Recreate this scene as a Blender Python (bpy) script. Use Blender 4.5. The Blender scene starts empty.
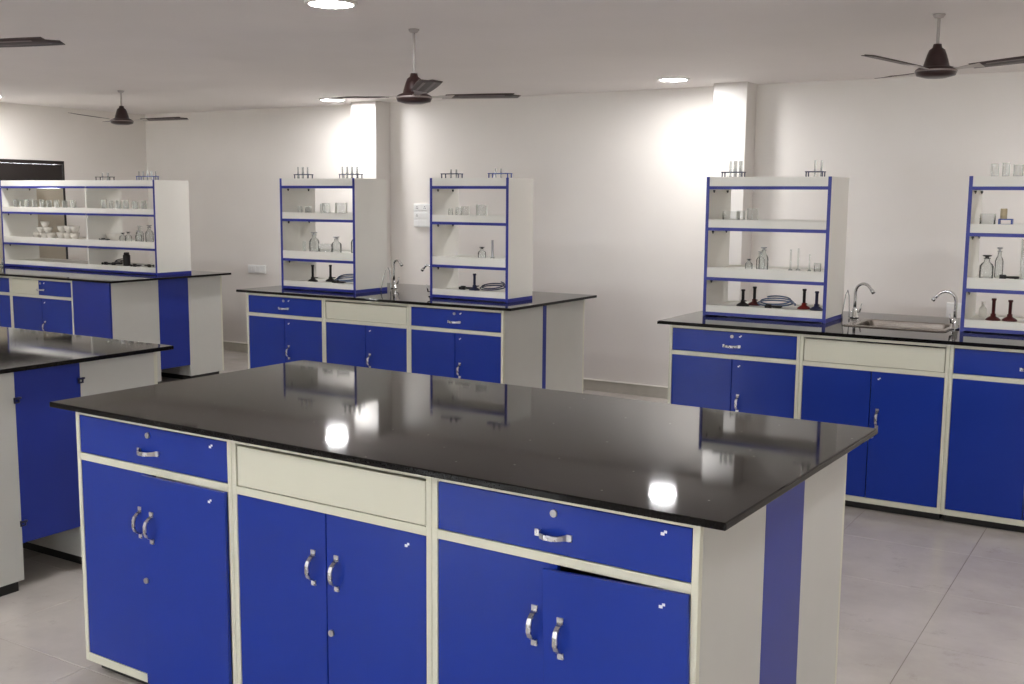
import bpy, bmesh, math, random
from mathutils import Vector, Matrix
random.seed(7)
sc = bpy.context.scene
col = sc.collection

# ------------------------------------------------------------------ camera
def make_camera():
    yaw, pitch, roll = -0.5504, 0.1306, 0.0079
    f = Vector((math.sin(yaw)*math.cos(pitch), math.cos(yaw)*math.cos(pitch), -math.sin(pitch)))
    r = Vector((math.cos(yaw), -math.sin(yaw), 0)); u = r.cross(f)
    r2 = r*math.cos(roll)+u*math.sin(roll); u2 = -r*math.sin(roll)+u*math.cos(roll)
    cd = bpy.data.cameras.new('camera'); cam = bpy.data.objects.new('camera', cd); col.objects.link(cam)
    m = Matrix((r2, u2, -f)).transposed().to_4x4(); m.translation = Vector((3.11166, -2.2835, 1.6281))
    cam.matrix_world = m
    cd.sensor_width = 36; cd.sensor_fit = 'HORIZONTAL'; cd.lens = 36*1088.55/1024
    cd.clip_start = 0.05
    sc.camera = cam
make_camera()

# ------------------------------------------------------------------ world, exposure, lamp power
wd = bpy.data.worlds.new('world'); sc.world = wd; wd.use_nodes = True
wd.node_tree.nodes['Background'].inputs[0].default_value = (0.95, 0.975, 1, 1)
wd.node_tree.nodes['Background'].inputs[1].default_value = 8.5      # soft fill light entering by the added windows behind the camera
sc.view_settings.view_transform = 'Standard'; sc.view_settings.look = 'None'
sc.view_settings.gamma = 1; sc.view_settings.use_curve_mapping = False
sc.view_settings.exposure = 0.84
sc.cycles.transparent_max_bounces = 48; sc.cycles.diffuse_bounces = 7
LAMP = 112.0                       # radiance of every downlight lens
LAMP_COL = (1.0, 0.995, 1.0)
# ceiling downlights: three rows; only the first three are inside the frame
LAMPS = [(-0.287, 1.651), (-0.168, 5.300), (-3.560, 5.440),
         (3.15, 5.30), (3.15, 1.65), (-3.60, 1.65), (-6.12, 3.75),
         (-3.60, -2.0), (-0.29, -2.0), (3.15, -2.0), (6.5, 5.3), (6.5, 1.65), (6.5, -2.0),
         (-3.60, -5.6), (-0.29, -5.6), (3.15, -5.6), (6.5, -5.6)]  # far-right column and rearmost row added out of view to raise ambient light

H = 0.9442; T = 0.0185; HT = H - T      # worktop top, thickness, underside
ZC = 2.5138                             # ceiling
XL, XR, YB, YF = -6.685, 8.10, 5.954, -7.2

# ------------------------------------------------------------------ materials
def lin(c):
    return tuple(((v/255)/12.92 if v/255 <= 0.04045 else ((v/255+0.055)/1.055)**2.4) for v in c)
MATS = {}
def mat(name, rgb, rough=0.5, metal=0.0, noise=0.0, nscale=8.0, bump=0.0, bscale=60.0, spec=0.5, emit=None, rvar=0.0, coat=0.0):
    m = bpy.data.materials.new(name); m.use_nodes = True
    nt = m.node_tree; b = nt.nodes['Principled BSDF']; c = lin(rgb)
    b.inputs['Base Color'].default_value = (*c, 1); b.inputs['Roughness'].default_value = rough
    b.inputs['Metallic'].default_value = metal; b.inputs['Specular IOR Level'].default_value = spec
    b.inputs['Coat Weight'].default_value = coat; b.inputs['Coat Roughness'].default_value = 0.12
    tc = nt.nodes.new('ShaderNodeTexCoord')
    if noise or rvar:
        n = nt.nodes.new('ShaderNodeTexNoise'); n.inputs['Scale'].default_value = nscale; n.inputs['Detail'].default_value = 5
        nt.links.new(tc.outputs['Object'], n.inputs['Vector'])
        if noise:
            rp = nt.nodes.new('ShaderNodeValToRGB')
            rp.color_ramp.elements[0].position = 0.3; rp.color_ramp.elements[1].position = 0.7
            rp.color_ramp.elements[0].color = (*[v*(1-noise) for v in c], 1)
            rp.color_ramp.elements[1].color = (*[min(1, v*(1+noise)) for v in c], 1)
            nt.links.new(n.outputs['Fac'], rp.inputs['Fac']); nt.links.new(rp.outputs['Color'], b.inputs['Base Color'])
        if rvar:
            mr = nt.nodes.new('ShaderNodeMapRange'); mr.inputs['To Min'].default_value = max(0, rough-rvar); mr.inputs['To Max'].default_value = rough+rvar
            nt.links.new(n.outputs['Fac'], mr.inputs['Value']); nt.links.new(mr.outputs['Result'], b.inputs['Roughness'])
    if bump:
        n2 = nt.nodes.new('ShaderNodeTexNoise'); n2.inputs['Scale'].default_value = bscale; n2.inputs['Detail'].default_value = 3
        nt.links.new(tc.outputs['Object'], n2.inputs['Vector'])
        bp = nt.nodes.new('ShaderNodeBump'); bp.inputs['Strength'].default_value = bump; bp.inputs['Distance'].default_value = 0.002
        nt.links.new(n2.outputs['Fac'], bp.inputs['Height']); nt.links.new(bp.outputs['Normal'], b.inputs['Normal'])
    if emit:
        b.inputs['Emission Color'].default_value = (*emit[:3], 1); b.inputs['Emission Strength'].default_value = emit[3]
    MATS[name] = m
    return m
mat('wall_paint', (230, 225, 219), 0.38, noise=0.02, nscale=2.0, bump=0.06, bscale=25)
mat('column_paint', (226, 222, 217), 0.4, noise=0.015, nscale=2.0, bump=0.05, bscale=25)
mat('ceiling_paint', (240, 235, 233), 0.75, noise=0.02, nscale=1.5)
mat('baseboard_tile', (188, 184, 172), 0.3, noise=0.05, nscale=14)
mat('baseboard_edge', (240, 237, 228), 0.3)
mat('floor_grout', (120, 112, 104), 0.7)
mat('blue_laminate', (18, 47, 140), 0.27, spec=0.32, noise=0.05, nscale=3, bump=0.03, bscale=140)
mat('blue_edge', (30, 42, 140), 0.4)
mat('blue_panel', (21, 43, 136), 0.36, spec=0.4, noise=0.05, nscale=3)
mat('cream_metal', (200, 199, 182), 0.42, noise=0.025, nscale=3, bump=0.02, bscale=120)
mat('side_white', (188, 188, 183), 0.45, noise=0.025, nscale=3)
mat('rack_white', (228, 226, 219), 0.42, noise=0.015, nscale=3)
mat('plinth_black', (18, 17, 17), 0.6, noise=0.1)
mat('dark_inside', (34, 32, 30), 0.7, noise=0.05)
mat('chrome', (215, 215, 215), 0.14, metal=1.0, rvar=0.04)
mat('brushed_steel', (198, 198, 200), 0.28, metal=1.0, rvar=0.06, nscale=40)
mat('sink_steel', (138, 131, 125), 0.25, metal=1.0, rvar=0.06, nscale=20)
mat('lock_metal', (170, 170, 172), 0.3, metal=1.0, rvar=0.05)
mat('sticker_white', (225, 228, 235), 0.6, noise=0.05, nscale=60)
mat('fan_brown', (46, 27, 26), 0.32, noise=0.06, nscale=10)
mat('fan_blade', (64, 52, 51), 0.4, noise=0.05, nscale=6)
mat('fan_stripe', (128, 118, 116), 0.4, noise=0.05)
mat('fan_silver', (205, 200, 196), 0.3, metal=0.8, rvar=0.05)
mat('rod_grey', (182, 176, 173), 0.4, noise=0.03)
mat('door_dark', (30, 22, 19), 0.45, noise=0.12, nscale=5)
mat('door_leaf', (188, 178, 160), 0.5, noise=0.03, nscale=4)
mat('switch_white', (236, 236, 234), 0.35, noise=0.01)
mat('switch_dark', (92, 92, 96), 0.5, noise=0.05)
mat('rubber_black', (26, 24, 26), 0.55, noise=0.08)
mat('rubber_blue', (70, 92, 130), 0.4, noise=0.08)
mat('burner_red', (120, 30, 24), 0.4, noise=0.08)
mat('burner_maroon', (84, 30, 32), 0.4, noise=0.08)
mat('porcelain', (232, 228, 220), 0.22, noise=0.02)
mat('rack_blue_plastic', (38, 66, 150), 0.4, noise=0.05)
mat('rack_navy_plastic', (38, 42, 76), 0.45, noise=0.05)
mat('trim_rim', (232, 230, 226), 0.4, noise=0.01)
mat('clip_dark', (22, 24, 60), 0.4, noise=0.05)
mat('amber_label', (196, 180, 148), 0.5, noise=0.05)

def lamp_material():
    m = bpy.data.materials.new('lamp_lens'); m.use_nodes = True; nt = m.node_tree
    for n in list(nt.nodes): nt.nodes.remove(n)
    o = nt.nodes.new('ShaderNodeOutputMaterial'); e = nt.nodes.new('ShaderNodeEmission')
    e.inputs['Color'].default_value = (*LAMP_COL, 1); e.inputs['Strength'].default_value = LAMP
    nt.links.new(e.outputs[0], o.inputs['Surface']); MATS['lamp_lens'] = m
lamp_material()

def glass_material(name, tint, fac):
    m = bpy.data.materials.new(name); m.use_nodes = True; nt = m.node_tree
    for n in list(nt.nodes): nt.nodes.remove(n)
    o = nt.nodes.new('ShaderNodeOutputMaterial'); t = nt.nodes.new('ShaderNodeBsdfTransparent')
    t.inputs['Color'].default_value = (*tint, 1)
    g = nt.nodes.new('ShaderNodeBsdfGlossy'); g.inputs['Roughness'].default_value = 0.06; g.inputs['Color'].default_value = (0.95, 0.97, 0.96, 1)
    d = nt.nodes.new('ShaderNodeBsdfDiffuse'); d.inputs['Color'].default_value = (0.85, 0.88, 0.86, 1)
    lw = nt.nodes.new('ShaderNodeLayerWeight'); lw.inputs['Blend'].default_value = 0.22
    mx = nt.nodes.new('ShaderNodeMixShader'); m2 = nt.nodes.new('ShaderNodeMixShader')
    nz = nt.nodes.new('ShaderNodeTexNoise'); nz.inputs['Scale'].default_value = 30
    mr = nt.nodes.new('ShaderNodeMapRange'); mr.inputs['To Min'].default_value = fac*0.6; mr.inputs['To Max'].default_value = fac*1.4
    nt.links.new(nz.outputs['Fac'], mr.inputs['Value']); nt.links.new(mr.outputs['Result'], m2.inputs['Fac'])
    nt.links.new(t.outputs[0], m2.inputs[1]); nt.links.new(d.outputs[0], m2.inputs[2])
    nt.links.new(lw.outputs['Fresnel'], mx.inputs['Fac']); nt.links.new(m2.outputs[0], mx.inputs[1]); nt.links.new(g.outputs[0], mx.inputs[2])
    nt.links.new(mx.outputs[0], o.inputs['Surface']); MATS[name] = m
glass_material('glass_clear', (0.96, 0.97, 0.965), 0.15)
glass_material('pane_glass', (0.97, 0.98, 0.98), 0.01)
glass_material('glass_cloudy', (0.95, 0.955, 0.945), 0.30)

def granite():
    m = mat('granite_black', (17, 15, 15), 0.085, spec=0.12)
    nt = m.node_tree; b = nt.nodes['Principled BSDF']; tc = nt.nodes.new('ShaderNodeTexCoord')
    n = nt.nodes.new('ShaderNodeTexNoise'); n.inputs['Scale'].default_value = 160; n.inputs['Detail'].default_value = 6
    v = nt.nodes.new('ShaderNodeTexVoronoi'); v.inputs['Scale'].default_value = 4.2; v.voronoi_dimensions = '2D'
    cr = nt.nodes.new('ShaderNodeValToRGB'); cr.color_ramp.elements[0].position = 0.0; cr.color_ramp.elements[1].position = 0.0115
    cr.color_ramp.elements[0].color = (1, 1, 1, 1); cr.color_ramp.elements[1].color = (0, 0, 0, 1); cr.color_ramp.interpolation = 'CONSTANT'
    r2 = nt.nodes.new('ShaderNodeValToRGB'); r2.color_ramp.elements[0].position = 0.45; r2.color_ramp.elements[1].position = 0.75
    r2.color_ramp.elements[0].color = (0.0040, 0.0036, 0.0036, 1); r2.color_ramp.elements[1].color = (0.014, 0.0125, 0.0125, 1)
    mx = nt.nodes.new('ShaderNodeMix'); mx.data_type = 'RGBA'; mx.inputs[7].default_value = (0.55, 0.53, 0.5, 1)
    nt.links.new(tc.outputs['Object'], n.inputs['Vector']); nt.links.new(tc.outputs['Object'], v.inputs['Vector'])
    nt.links.new(n.outputs['Fac'], r2.inputs['Fac']); nt.links.new(v.outputs['Distance'], cr.inputs['Fac'])
    gm = nt.nodes.new('ShaderNodeNewGeometry'); sx = nt.nodes.new('ShaderNodeSeparateXYZ'); nt.links.new(gm.outputs['True Normal'], sx.inputs[0])
    gt = nt.nodes.new('ShaderNodeMath'); gt.operation = 'GREATER_THAN'; gt.inputs[1].default_value = 0.9; nt.links.new(sx.outputs['Z'], gt.inputs[0])
    mu = nt.nodes.new('ShaderNodeMath'); mu.operation = 'MULTIPLY'; nt.links.new(gt.outputs[0], mu.inputs[0]); nt.links.new(cr.outputs['Color'], mu.inputs[1])
    nt.links.new(r2.outputs['Color'], mx.inputs[6]); nt.links.new(mu.outputs[0], mx.inputs[0])
    nt.links.new(mx.outputs[2], b.inputs['Base Color'])
    n2 = nt.nodes.new('ShaderNodeTexNoise'); n2.inputs['Scale'].default_value = 3.5; n2.inputs['Detail'].default_value = 6
    mr = nt.nodes.new('ShaderNodeMapRange'); mr.inputs['From Min'].default_value = 0.3; mr.inputs['From Max'].default_value = 0.7
    mr.inputs['To Min'].default_value = 0.03; mr.inputs['To Max'].default_value = 0.065
    nt.links.new(tc.outputs['Object'], n2.inputs['Vector']); nt.links.new(n2.outputs['Fac'], mr.inputs['Value']); nt.links.new(mr.outputs['Result'], b.inputs['Roughness'])
granite()

def tile_material():
    m = mat('floor_tile', (196, 188, 178), 0.16, spec=0.5)
    nt = m.node_tree; b = nt.nodes['Principled BSDF']
    g = nt.nodes.new('ShaderNodeNewGeometry')
    n = nt.nodes.new('ShaderNodeTexNoise'); n.inputs['Scale'].default_value = 1.6; n.inputs['Detail'].default_value = 8; n.inputs['Roughness'].default_value = 0.62
    r = nt.nodes.new('ShaderNodeValToRGB'); r.color_ramp.elements[0].position = 0.3; r.color_ramp.elements[1].position = 0.66
    r.color_ramp.elements[0].color = (*lin((176, 169, 163)), 1); r.color_ramp.elements[1].color = (*lin((200, 194, 187)), 1)
    n2 = nt.nodes.new('ShaderNodeTexNoise'); n2.inputs['Scale'].default_value = 5; n2.inputs['Detail'].default_value = 10; n2.inputs['Roughness'].default_value = 0.75
    r2 = nt.nodes.new('ShaderNodeValToRGB'); r2.color_ramp.elements[0].position = 0.30; r2.color_ramp.elements[1].position = 0.42
    r2.color_ramp.elements[0].color = (0.80, 0.79, 0.78, 1); r2.color_ramp.elements[1].color = (1, 1, 1, 1)
    mx = nt.nodes.new('ShaderNodeMix'); mx.data_type = 'RGBA'; mx.blend_type = 'MULTIPLY'; mx.inputs[0].default_value = 1
    for q in (n, n2): nt.links.new(g.outputs['Position'], q.inputs['Vector'])
    nt.links.new(n.outputs['Fac'], r.inputs['Fac']); nt.links.new(n2.outputs['Fac'], r2.inputs['Fac'])
    nt.links.new(r.outputs['Color'], mx.inputs[6]); nt.links.new(r2.outputs['Color'], mx.inputs[7]); nt.links.new(mx.outputs[2], b.inputs['Base Color'])
    mr = nt.nodes.new('ShaderNodeMapRange'); mr.inputs['To Min'].default_value = 0.10; mr.inputs['To Max'].default_value = 0.30
    nt.links.new(n2.outputs['Fac'], mr.inputs['Value']); nt.links.new(mr.outputs['Result'], b.inputs['Roughness'])
tile_material()

# ------------------------------------------------------------------ mesh helpers
class MB:
    def __init__(s): s.bm = bmesh.new()
    def box(s, x0, x1, y0, y1, z0, z1, bev=0.0, seg=1):
        vs = [s.bm.verts.new((x, y, z)) for x in (x0, x1) for y in (y0, y1) for z in (z0, z1)]
        fs = [s.bm.faces.new([vs[i] for i in f]) for f in ((0, 1, 3, 2), (4, 6, 7, 5), (0, 4, 5, 1), (2, 3, 7, 6), (0, 2, 6, 4), (1, 5, 7, 3))]
        if bev:
            ed = list({e for f in fs for e in f.edges})
            bmesh.ops.bevel(s.bm, geom=ed, offset=bev, segments=seg, affect='EDGES', profile=0.5)
        return s
    def lathe(s, prof, n=16, c=(0, 0, 0), cap=False):
        rings = []
        for r, z in prof:
            if r < 1e-6: rings.append([s.bm.verts.new((c[0], c[1], c[2]+z))])
            else: rings.append([s.bm.verts.new((c[0]+r*math.cos(2*math.pi*i/n), c[1]+r*math.sin(2*math.pi*i/n), c[2]+z)) for i in range(n)])
        for a, b in zip(rings, rings[1:]):
            for i in range(n):
                j = (i+1) % n
                if len(a) == 1 and len(b) == 1: continue
                if len(a) == 1: f = [a[0], b[j], b[i]]
                elif len(b) == 1: f = [a[i], a[j], b[0]]
                else: f = [a[i], a[j], b[j], b[i]]
                s.bm.faces.new(f).smooth = True
        return s
    def cyl(s, p0, p1, r, n=12, r1=None):
        return s.tube([p0, p1], [r, r if r1 is None else r1], n)
    def tube(s, pts, r, n=8, closed=False):
        pts = [Vector(p) for p in pts]; rings = []
        rs = r if isinstance(r, (list, tuple)) else [r]*len(pts)
        up = None
        for i, p in enumerate(pts):
            if closed: d = (pts[(i+1) % len(pts)]-pts[i-1])
            else: d = (pts[min(i+1, len(pts)-1)]-pts[max(i-1, 0)])
            d.normalize()
            if up is None: up = Vector((0, 0, 1)) if abs(d.z) < 0.9 else Vector((1, 0, 0))
            a = d.cross(up).normalized(); up = a.cross(d).normalized()
            rings.append([s.bm.verts.new(p+(a*math.cos(t)+up*math.sin(t))*rs[i]) for t in [2*math.pi*k/n for k in range(n)]])
        pr = list(zip(rings, rings[1:])) + ([(rings[-1], rings[0])] if closed else [])
        for a, b in pr:
            for i in range(n):
                j = (i+1) % n; s.bm.faces.new([a[i], a[j], b[j], b[i]]).smooth = True
        if not closed:
            s.bm.faces.new(rings[0][::-1]); s.bm.faces.new(rings[-1])
        return s
    def strap(s, pts, wdir, w, thick):
        """flat bar swept along pts; wdir is the width direction"""
        pts = [Vector(p) for p in pts]; wv = Vector(wdir).normalized(); rings = []
        for i, p in enumerate(pts):
            d = (pts[min(i+1, len(pts)-1)]-pts[max(i-1, 0)]).normalized(); nrm = d.cross(wv).normalized()
            ww = w[i] if isinstance(w, (list, tuple)) else w
            rings.append([s.bm.verts.new(p+wv*a*ww/2+nrm*b*thick/2) for a, b in ((-1, -1), (1, -1), (1, 1), (-1, 1))])
        for a, b in zip(rings, rings[1:]):
            for i in range(4):
                j = (i+1) % 4; s.bm.faces.new([a[i], a[j], b[j], b[i]])
        s.bm.faces.new(rings[0][::-1]); s.bm.faces.new(rings[-1])
        return s
    def mesh(s, name):
        bmesh.ops.recalc_face_normals(s.bm, faces=s.bm.faces)
        me = bpy.data.meshes.new(name); s.bm.to_mesh(me); s.bm.free(); return me

CACHE = {}
def cached(key, fn):
    if key not in CACHE: CACHE[key] = fn()
    return CACHE[key]
def ob(name, me, material, parent=None, loc=(0, 0, 0), rot=(0, 0, 0), label=None):
    if isinstance(me, MB): me = me.mesh(name)
    if not me.materials: me.materials.append(MATS[material])
    o = bpy.data.objects.new(name, me); col.objects.link(o)
    o.location = loc; o.rotation_euler = rot
    if parent: o.parent = parent
    if label: o['label'] = label
    return o
def tag(o, label, cat, group=None):
    o['label'] = label; o['category'] = cat
    if group: o['group'] = group
    return o
def thing(name, label, cat, loc=(0, 0, 0), rz=0, group=None):
    e = bpy.data.objects.new(name, None); col.objects.link(e); e.location = loc; e.rotation_euler = (0, 0, rz)
    e.empty_display_size = 0.1
    return tag(e, label, cat, group)
def struct(o): o['kind'] = 'structure'; return o
def bx(*a, **k): return MB().box(*a, **k)

# ------------------------------------------------------------------ the room
fl = struct(ob('floor', bx(XL-0.1, XR+0.1, YF-0.1, YB+0.1, -0.06, -0.0015), 'floor_grout'))
P = 0.6; X0, Y0 = 2.372, 1.815
tm = bx(0.0012, P-0.0012, 0.0012, P-0.0012, -0.010, 0.0, bev=0.0008).mesh('floor_tile')
i0 = math.floor((XL-X0)/P); i1 = math.ceil((4.75-X0)/P); i2 = math.ceil((XR-X0)/P); jc = math.floor((-1.8-Y0)/P)
for i in range(i0, i1):
    for j in range(jc, math.ceil((YB-Y0)/P)):
        x, y = X0+i*P, Y0+j*P
        xa, xb, ya, yb = max(x, XL), min(x+P, XR), max(y, YF), min(y+P, YB)
        if (xa, xb, ya, yb) == (x, x+P, y, y+P):
            ob('floor_tile', tm, 'floor_tile', fl, (x, y, 0))
        else:
            ob('floor_tile', bx(xa-x+0.0012, xb-x-0.0012, ya-y+0.0012, yb-y-0.0012, -0.010, 0.0), 'floor_tile', fl, (x, y, 0))
# behind the camera the same tiles go on (beyond the 300 largest)
m = MB()
for i in range(i0, i2):
    for j in range(math.floor((YF-Y0)/P), math.ceil((YB-Y0)/P)):
        if i < i1 and j >= jc: continue
        x, y = X0+i*P, Y0+j*P
        m.box(max(x, XL)+0.0012, min(x+P, XR)-0.0012, max(y, YF)+0.0012, min(y+P, YB)-0.0012, -0.010, 0.0)
o = ob('floor_tile_field', m, 'floor_tile', fl); o['kind'] = 'stuff'

struct(ob('ceiling', bx(XL-0.1, XR+0.1, YF-0.1, YB+0.1, ZC, ZC+0.1), 'ceiling_paint'))
struct(ob('wall_back', bx(XL-0.12, XR+0.12, YB, YB+0.12, -0.06, ZC), 'wall_paint'))
struct(ob('wall_right', bx(XR, XR+0.12, YF, YB, -0.06, ZC), 'wall_paint'))
WZ0, WZ1, WW = 0.95, 2.15, 2.2
ADDED_WINS = (-3.6, 0.6, 4.8)  # unseen windows added in the rear wall to brighten the room softly
m = MB(); xe = XL-0.12
for cx in ADDED_WINS:
    m.box(xe, cx-WW/2, YF-0.12, YF, -0.06, ZC).box(cx-WW/2, cx+WW/2, YF-0.12, YF, -0.06, WZ0).box(cx-WW/2, cx+WW/2, YF-0.12, YF, WZ1, ZC); xe = cx+WW/2
m.box(xe, XR+0.12, YF-0.12, YF, -0.06, ZC)
struct(ob('wall_front', m, 'wall_paint'))
for k, cx in enumerate(ADDED_WINS):
    m = MB(); a, b = cx-WW/2, cx+WW/2
    for xx in (a, a+WW/3-0.02, a+2*WW/3-0.02, b-0.04): m.box(xx, xx+0.04, YF-0.09, YF-0.03, WZ0, WZ1)
    m.box(a, b, YF-0.09, YF-0.03, WZ0, WZ0+0.04).box(a, b, YF-0.09, YF-0.03, WZ1-0.04, WZ1)
    wn = struct(ob('added_window_%d' % (k+1), m, 'brushed_steel'))
    for q in range(3): ob('pane', bx(a+q*WW/3+0.021, a+(q+1)*WW/3-0.021, YF-0.063, YF-0.058, WZ0+0.041, WZ1-0.041), 'pane_glass', wn)
# left wall with the door opening
DY0, DY1, DZ = 3.55, 4.905, 1.975
struct(ob('wall_left', MB().box(XL-0.12, XL, YF, DY0, -0.06, ZC).box(XL-0.12, XL, DY1, YB, -0.06, ZC).box(XL-0.12, XL, DY0, DY1, DZ, ZC), 'wall_paint'))
d = struct(ob('door_1', MB().box(XL-0.06, XL+0.004, DY0, DY0+0.014, 0, DZ).box(XL-0.06, XL+0.004, DY1-0.014, DY1, 0, DZ).box(XL-0.06, XL+0.004, DY0, DY1, DZ-0.035, DZ).box(XL-0.06, XL+0.004, DY0, DY1, 1.70, 1.735), 'door_dark'))
ob('transom', bx(XL-0.03, XL-0.003, DY0+0.019, DY1-0.019, 1.737, DZ-0.037), 'door_dark', d)
for k, (a, b) in enumerate(((DY0+0.019, (DY0+DY1)/2-0.002), ((DY0+DY1)/2+0.002, DY1-0.019))):
    lf = ob('door_leaf', bx(XL-0.04, XL-0.004, a, b, 0.004, 1.698, bev=0.002), 'door_leaf', d)
    for z0, z1 in ((0.15, 0.75), (0.9, 1.55)):
        ob('panel', bx(XL-0.005, XL+0.002, a+0.1, b-0.1, z0, z1, bev=0.003), 'door_leaf', lf)
    yy = b-0.05 if k == 0 else a+0.05
    ob('door_handle', MB().box(XL-0.005, XL+0.006, yy-0.015, yy+0.015, 0.88, 1.02, bev=0.002).tube([(XL+0.004, yy, 0.96), (XL+0.04, yy, 0.96), (XL+0.04, yy+(0.09 if k else -0.09), 0.96)], 0.007), 'brushed_steel', lf)

# columns standing out of the back wall
CY = 5.74
for k, (a, b) in enumerate(((-3.594, -3.300), (-0.028, 0.240))):
    struct(ob('wall_column_%d' % (k+1), bx(a, b, CY, YB, 0, ZC, bev=0.004), 'column_paint'))
# skirting: tile strip with a pale top edge, split at the columns
def skirting(name, segs, axis):
    m, e = MB(), MB()
    for s in segs:
        if axis == 'x':
            x0, x1, y = s; m.box(x0, x1, y-0.012, y, 0.0, 0.092); e.box(x0, x1, y-0.016, y, 0.092, 0.100)
        else:
            y0, y1, x, sg = s; xa, xb = sorted((x, x+sg*0.012)); m.box(xa, xb, y0, y1, 0.0, 0.092)
            xa, xb = sorted((x, x+sg*0.016)); e.box(xa, xb, y0, y1, 0.092, 0.100)
    b = struct(ob(name, m, 'baseboard_tile')); ob('top_edge', e, 'baseboard_edge', b)
skirting('baseboard_back', [(XL, -3.594, YB), (-3.300, -0.028, YB), (0.240, XR, YB), (-3.606, -3.288, CY), (-0.040, 0.252, CY)], 'x')
skirting('baseboard_left', [(YF, DY0, XL, 1), (DY1, YB-0.012, XL, 1)], 'y')
skirting('baseboard_right', [(YF, YB-0.012, XR, -1)], 'y')

# ------------------------------------------------------------------ ceiling downlights
lamp_labels = {0: 'round ceiling downlight cut by the top edge of the photo', 1: 'round ceiling downlight left of the right wall column',
               2: 'round ceiling downlight in front of the left wall column'}
rim_me = MB().lathe([(0.100, 0), (0.118, 0), (0.121, -0.006), (0.116, -0.012), (0.102, -0.013), (0.099, -0.008), (0.100, 0)], 32).mesh('rim')
lens_me = MB().lathe([(0, -0.0095), (0.06, -0.0095), (0.0995, -0.0085)], 32).mesh('lens')
for i, (x, y) in enumerate(LAMPS):
    t = thing('ceiling_downlight', lamp_labels.get(i, 'round ceiling downlight outside the view'), 'ceiling light', (x, y, ZC), group='round downlights in the ceiling')
    ob('rim', rim_me, 'trim_rim', t); ob('lens', lens_me, 'lamp_lens', t)

# ------------------------------------------------------------------ ceiling fans
def fan(x, y, z, R, a0, label, blades=(0, 120, 240)):
    t = thing('ceiling_fan', label, 'ceiling fan', (x, y, z), group='brown three-bladed ceiling fans')
    top = ZC-z
    ob('downrod', MB().cyl((0, 0, 0.10), (0, 0, top-0.02), 0.0075, 10), 'rod_grey', t)
    ob('ceiling_canopy', MB().lathe([(0.009, top-0.020), (0.020, top-0.017), (0.028, top-0.007), (0.029, top-0.0005), (0, top-0.0005)], 20), 'rod_grey', t)
    mo = ob('motor_housing', MB().lathe([(0, -0.032), (0.05, -0.032), (0.088, -0.022), (0.094, -0.008), (0.094, 0.006), (0.082, 0.014), (0.060, 0.022), (0.054, 0.045), (0.045, 0.075), (0.036, 0.098), (0.022, 0.108), (0.018, 0.125), (0.0, 0.127)], 28), 'fan_brown', t)
    ob('trim_ring', MB().lathe([(0.0945, -0.006), (0.0965, -0.004), (0.0965, 0.001), (0.0945, 0.003)], 28), 'fan_stripe', mo)
    def bl():
        m = MB(); n = 9; x0, x1 = 0.165, R; top_, bot = [], []
        for i in range(n):
            u = i/(n-1); xx = x0+(x1-x0)*u; w = 0.040+0.014*math.sin(u*2.2)
            w0, w1 = -w, w
            if i == n-1: w0 = -w*0.25
            zz = 0.008+0.048*(xx-0.1)
            for lst, dz in ((top_, 0.0012), (bot, -0.0012)):
                lst.append([m.bm.verts.new((xx-(0.05 if (i == n-1 and k == 0) else 0), ww, zz-ww*0.15+dz)) for k, ww in enumerate((w0, 0, w1))])
        for L in (top_, bot):
            for a, b in zip(L, L[1:]):
                for k in range(2): m.bm.faces.new([a[k], a[k+1], b[k+1], b[k]]).smooth = True
        for k in (0, 2):
            for i in range(n-1): m.bm.faces.new([top_[i][k], top_[i+1][k], bot[i+1][k], bot[i][k]])
        for i in (0, n-1):
            for k in range(2): m.bm.faces.new([top_[i][k], top_[i][k+1], bot[i][k+1], bot[i][k]])
        return m.mesh('blade')
    bm_ = cached(('blade', R), bl)
    ir = cached('iron', lambda: MB().strap([(0.07, 0, 0.004), (0.11, 0, 0.006), (0.15, 0, 0.0105), (0.215, 0, 0.0135)], (0, 1, -0.15), [0.05, 0.032, 0.045, 0.075], 0.003).mesh('blade_iron'))
    st = cached(('stripe', R), lambda: MB().strap([(0.24, 0.022, 0.0143), (R-0.04, 0.022, 0.0143+0.048*(R-0.28))], (0, 1, -0.15), 0.012, 0.0012).strap([(0.24, -0.022, 0.0201), (R-0.10, -0.022, 0.0201+0.048*(R-0.34))], (0, 1, -0.15), 0.012, 0.0012).mesh('stripe'))
    for b in blades:
        rz = (0, 0, math.radians(a0+b))
        bo = ob('blade', bm_, 'fan_blade', t, rot=rz)
        ob('blade_bracket', ir, 'fan_silver', t, rot=rz)
        for mesh, nm in ((st, 'stripe'),): ob(nm, mesh, 'fan_stripe', bo, loc=(0, 0, -0.0055))
    return t
fan(-0.436, 2.481, 2.160, 0.60, 0, 'brown ceiling fan in front of the left wall column', (50, 172, 315))
fan(2.044, 3.308, 2.250, 0.56, 0, 'brown ceiling fan at the right side above the sink', (-11, 128, 248))
fan(-4.655, 4.003, 2.260, 0.55, 33, 'small-looking brown ceiling fan farthest away, above the far-left rack')
fan(-1.128, 0.180, 2.190, 0.57, 31.5, 'ceiling fan with one blade tip showing at the left edge')

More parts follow.
